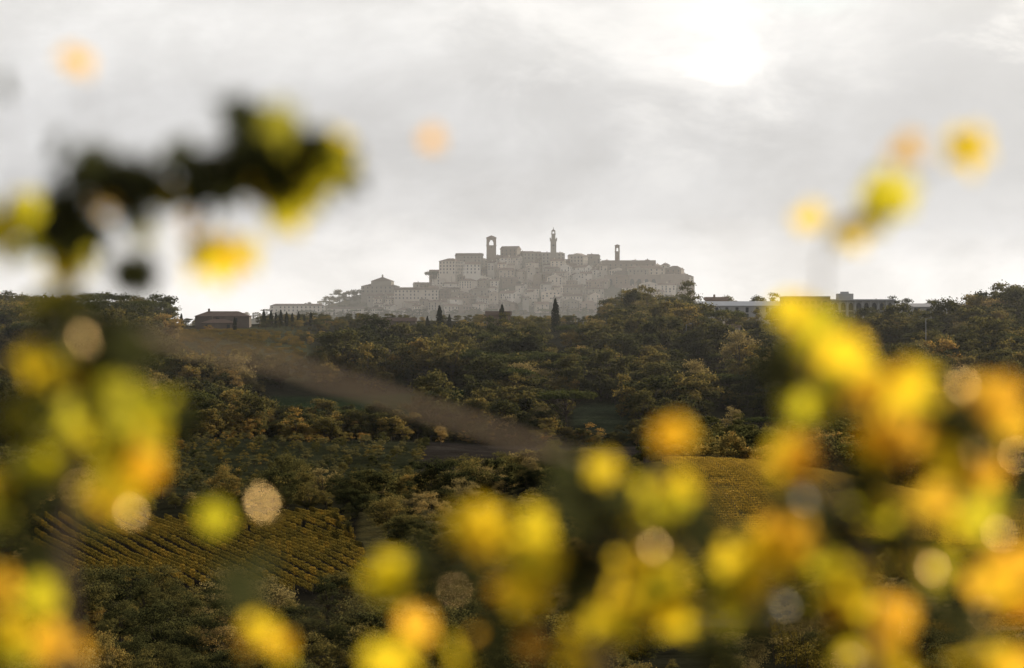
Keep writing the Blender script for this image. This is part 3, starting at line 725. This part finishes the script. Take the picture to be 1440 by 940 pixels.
left = cl([(102, 310, 24, 7, 'D', 4, .06), (125, 250, 26, 8, 'D', 4, .06), (160, 235, 24, 5, 'D'), (200, 262, 28, 8, 'D', 4, .06), (250, 240, 28, 8, 'D', 4, .06), (305, 232, 26, 8, 'D', 4, .06), (352, 195, 30, 10, 'D', 4, .062), (395, 200, 30, 8, 'D', 4, .06),
           (350, 240, 22, 4, 'D'), (400, 265, 28, 7, 'E'), (395, 285, 18, 3, 'G'), (440, 215, 30, 8, 'E', 4, .06), (435, 250, 26, 4, 'G'), (478, 235, 22, 7, 'E'), (475, 215, 18, 3, 'K'), (145, 285, 14, 2, 'O', 4, .045), (192, 382, 16, 8, 'D'), (95, 375, 14, 4, 'G', 4, .05), (108, 345, 16, 5, 'D'),
           (30, 318, 10, 5, 'Y', 4, .085), (311, 355, 9, 4, 'O', 4, .07), (105, 75, 3, 1, 'O', 4, .06), (5, 115, 3, 1, 'E', 4, .055), (280, 318, 5, 1, 'O', 4, .035), (190, 330, 20, 2, 'K', 4, .035), (230, 285, 20, 3, 'K', 4, .04),
           (100, 420, 12, 4, 'E', 4, .05), (75, 530, 26, 5, 'G'), (50, 575, 28, 5, 'E'), (105, 600, 24, 5, 'G'), (175, 555, 20, 5, 'G'), (205, 610, 28, 9, 'G', 4, .065), (195, 655, 24, 6, 'Y'), (140, 510, 24, 7, 'D'), (125, 455, 18, 5, 'D'),
           (190, 480, 24, 5, 'D'), (240, 590, 14, 2, 'D'), (20, 700, 36, 8, 'K'), (115, 710, 14, 2, 'O', 4, .045), (295, 722, 10, 2, 'G', 4, .05), (60, 850, 18, 5, 'Y'), (80, 895, 16, 4, 'O'), (15, 900, 26, 4, 'G'),
           (10, 820, 26, 2, 'O'), (40, 640, 30, 4, 'E'), (320, 830, 40, 3, 'D'), (130, 560, 24, 6, 'D'), (160, 690, 16, 2, 'O', 4, .045), (30, 520, 20, 3, 'D'), (85, 650, 24, 3, 'E'), (60, 760, 40, 3, 'D')])
def C3(px, py, y0=4.0):
    x, z = q(px, py); return (x*y0/4, y0, z*y0/4)
vine('grapevine', left, [([(-.66, 4, -1.9), (-.64, 4.02, -.9), C3(90, 800), C3(105, 600)], .016, .007), ([C3(105, 600), C3(100, 430), C3(100, 300), C3(150, 240), C3(330, 220), C3(490, 235)], .006, .002),
                       ([C3(100, 300), C3(30, 318), C3(5, 115)], .002, .001), ([C3(150, 240), C3(105, 75)], .0015, .001), ([C3(230, 260), C3(280, 318), C3(311, 355)], .0015, .001),
                       ([C3(60, 450, 4.4), C3(200, 470, 4.4), C3(430, 520, 4.4), C3(640, 590, 4.4), C3(870, 660, 4.4)], .0058, .005, 2)], -.6)  # cane added to form the pale diagonal streak
mid = cl([(360, 893, 8, 3, 'O', 4, .045), (397, 915, 7, 2, 'O', 4, .045), (548, 812, 12, 4, 'Y', 4, .055), (600, 800, 30, 4, 'D'), (580, 900, 20, 3, 'Y'), (560, 935, 16, 2, 'O'), (640, 925, 16, 2, 'G'),
          (690, 745, 24, 5, 'Y'), (750, 765, 26, 7, 'Y'), (730, 825, 18, 5, 'Y'), (660, 790, 30, 4, 'D'), (755, 900, 8, 2, 'O', 4, .045), (820, 790, 30, 5, 'D'), (800, 700, 24, 3, 'D'), (815, 910, 16, 2, 'G'), (862, 880, 22, 7, 'Y'),
          (850, 660, 6, 1, 'O', 4, .035), (947, 607, 6, 3, 'O', 4, .05), (895, 725, 24, 6, 'G'), (955, 700, 24, 6, 'G'), (870, 690, 25, 4, 'D'), (840, 740, 26, 6, 'D'), (920, 800, 26, 7, 'Y'),
          (885, 835, 26, 7, 'Y'), (945, 850, 22, 5, 'O'), (985, 740, 24, 5, 'D'), (700, 870, 30, 3, 'D'), (830, 850, 24, 4, 'D'), (690, 925, 16, 2, 'O')])
vine('grapevine', mid, [([(.15, 4, -1.9), (.14, 4, -.8), C3(840, 930), C3(880, 800)], .022, .007), ([C3(880, 800), C3(900, 720), C3(948, 607)], .005, .001), ([C3(860, 820), C3(740, 770), C3(560, 810), C3(380, 900)], .005, .001)], .15)
right = cl([(1085, 770, 26, 10, 'Y'), (1060, 800, 20, 5, 'Y'), (1110, 745, 18, 5, 'O'), (1190, 800, 20, 7, 'Y'), (1200, 835, 14, 3, 'Y'), (1125, 640, 16, 5, 'O'), (1100, 655, 14, 2, 'O'), (1155, 480, 20, 6, 'G'),
            (1135, 440, 14, 4, 'G'), (1170, 510, 20, 5, 'G'), (1130, 570, 16, 4, 'G'), (1100, 520, 20, 3, 'D'), (1210, 540, 18, 5, 'O'), (1250, 545, 18, 5, 'O'), (1285, 530, 14, 3, 'O'), (1310, 590, 26, 11, 'D'), (1350, 605, 22, 7, 'D'),
            (1240, 625, 20, 6, 'Y'), (1390, 560, 20, 6, 'O'), (1405, 600, 18, 4, 'O'), (1330, 640, 14, 5, 'Y'), (1370, 650, 14, 4, 'O'), (1260, 585, 18, 4, 'D'), (1215, 690, 24, 5, 'D'), (1180, 740, 24, 5, 'D'),
            (1270, 760, 30, 5, 'K'), (1310, 800, 16, 6, 'Y'), (1350, 730, 20, 4, 'G'), (1400, 790, 24, 4, 'O'), (1425, 850, 16, 6, 'O'), (1330, 870, 36, 5, 'D'), (1250, 860, 14, 3, 'O'), (1100, 880, 40, 6, 'D'),
            (1030, 830, 26, 3, 'G'), (1180, 900, 30, 4, 'K'), (1260, 930, 20, 4, 'Y'), (1400, 925, 24, 5, 'O'), (1130, 700, 22, 3, 'D'), (1010, 900, 30, 4, 'D'), (1420, 700, 24, 4, 'D'), (1230, 730, 16, 2, 'G'), (1310, 700, 20, 3, 'O'), (1160, 860, 16, 2, 'Y'),
            (1160, 295, 9, 2, 'O', 4, .058), (1185, 325, 9, 2, 'Y', 4, .058), (1245, 285, 11, 3, 'G', 4, .06), (1272, 205, 3, 1, 'O', 4, .05), (1352, 210, 6, 2, 'Y', 4, .058), (602, 183, 3, 1, 'O', 4, .034)])
vine('grapevine', right, [([(.5, 4, -1.9), (.5, 4, -.8), C3(1220, 930), C3(1200, 750)], .022, .007), ([C3(1200, 750), C3(1130, 570), C3(1150, 440), C3(1160, 320), C3(1245, 285), C3(1272, 205)], .005, .001),
                        ([C3(1200, 750), C3(1300, 620), C3(1400, 560)], .005, .001), ([C3(1245, 285), C3(1352, 210)], .0012, .001), ([C3(1200, 800), C3(1400, 800)], .004, .002)], .5)
# small glossy leaves added at mirror angle to the sun, making bright discs
gl = [(118, 473), (370, 707), (590, 860), (1355, 542), (1277, 580), (965, 778), (922, 768), (1372, 640), (1312, 800), (1195, 925), (1378, 715), (1140, 712), (150, 300), (1020, 700), (1260, 860), (1075, 860), (185, 720),
      (1245, 690), (1340, 700), (1405, 750), (1290, 770), (1160, 760), (1385, 860), (1000, 860), (760, 905), (640, 830), (110, 690), (1090, 800), (1430, 640), (820, 930)]
P_, F_, C_ = [], [], []; o = 0
for k_, (px, py) in enumerate(gl):
    p0 = np.array(C3(px, py, 3.85+random.uniform(-.25, .0))); tc_ = -p0/np.linalg.norm(p0); h_ = np.array(tosun)+tc_; h_ /= np.linalg.norm(h_)
    p1, f1, c1 = leaves(p0[None], h_[None]+R.normal(size=(1, 3))*.02, np.array([[0.2, 0, -1.]]), np.array([random.uniform(.020, .029) if k_ < 11 else random.uniform(.013, .021)]), np.ones((1, 3)))
    P_.append(p1); F_.append(f1+o); o += len(p1)
mk_mesh('added_glint_leaves', np.concatenate(P_), np.concatenate(F_), [M_GL])

# ------------------------------------------------------------------ camera
cd = bpy.data.cameras.new('camera'); cam = bpy.data.objects.new('camera', cd); COL.objects.link(cam); SC.camera = cam
cam.location = (0, 0, 0); cam.rotation_euler = (math.radians(90), 0, 0)
cd.lens = 100; cd.sensor_width = 36; cd.clip_start = .1; cd.clip_end = 80000
cd.dof.use_dof = True; cd.dof.focus_distance = 2500; cd.dof.aperture_fstop = 2.0
SC.view_settings.view_transform = 'Standard'; SC.view_settings.look = 'None'; SC.view_settings.exposure = 0
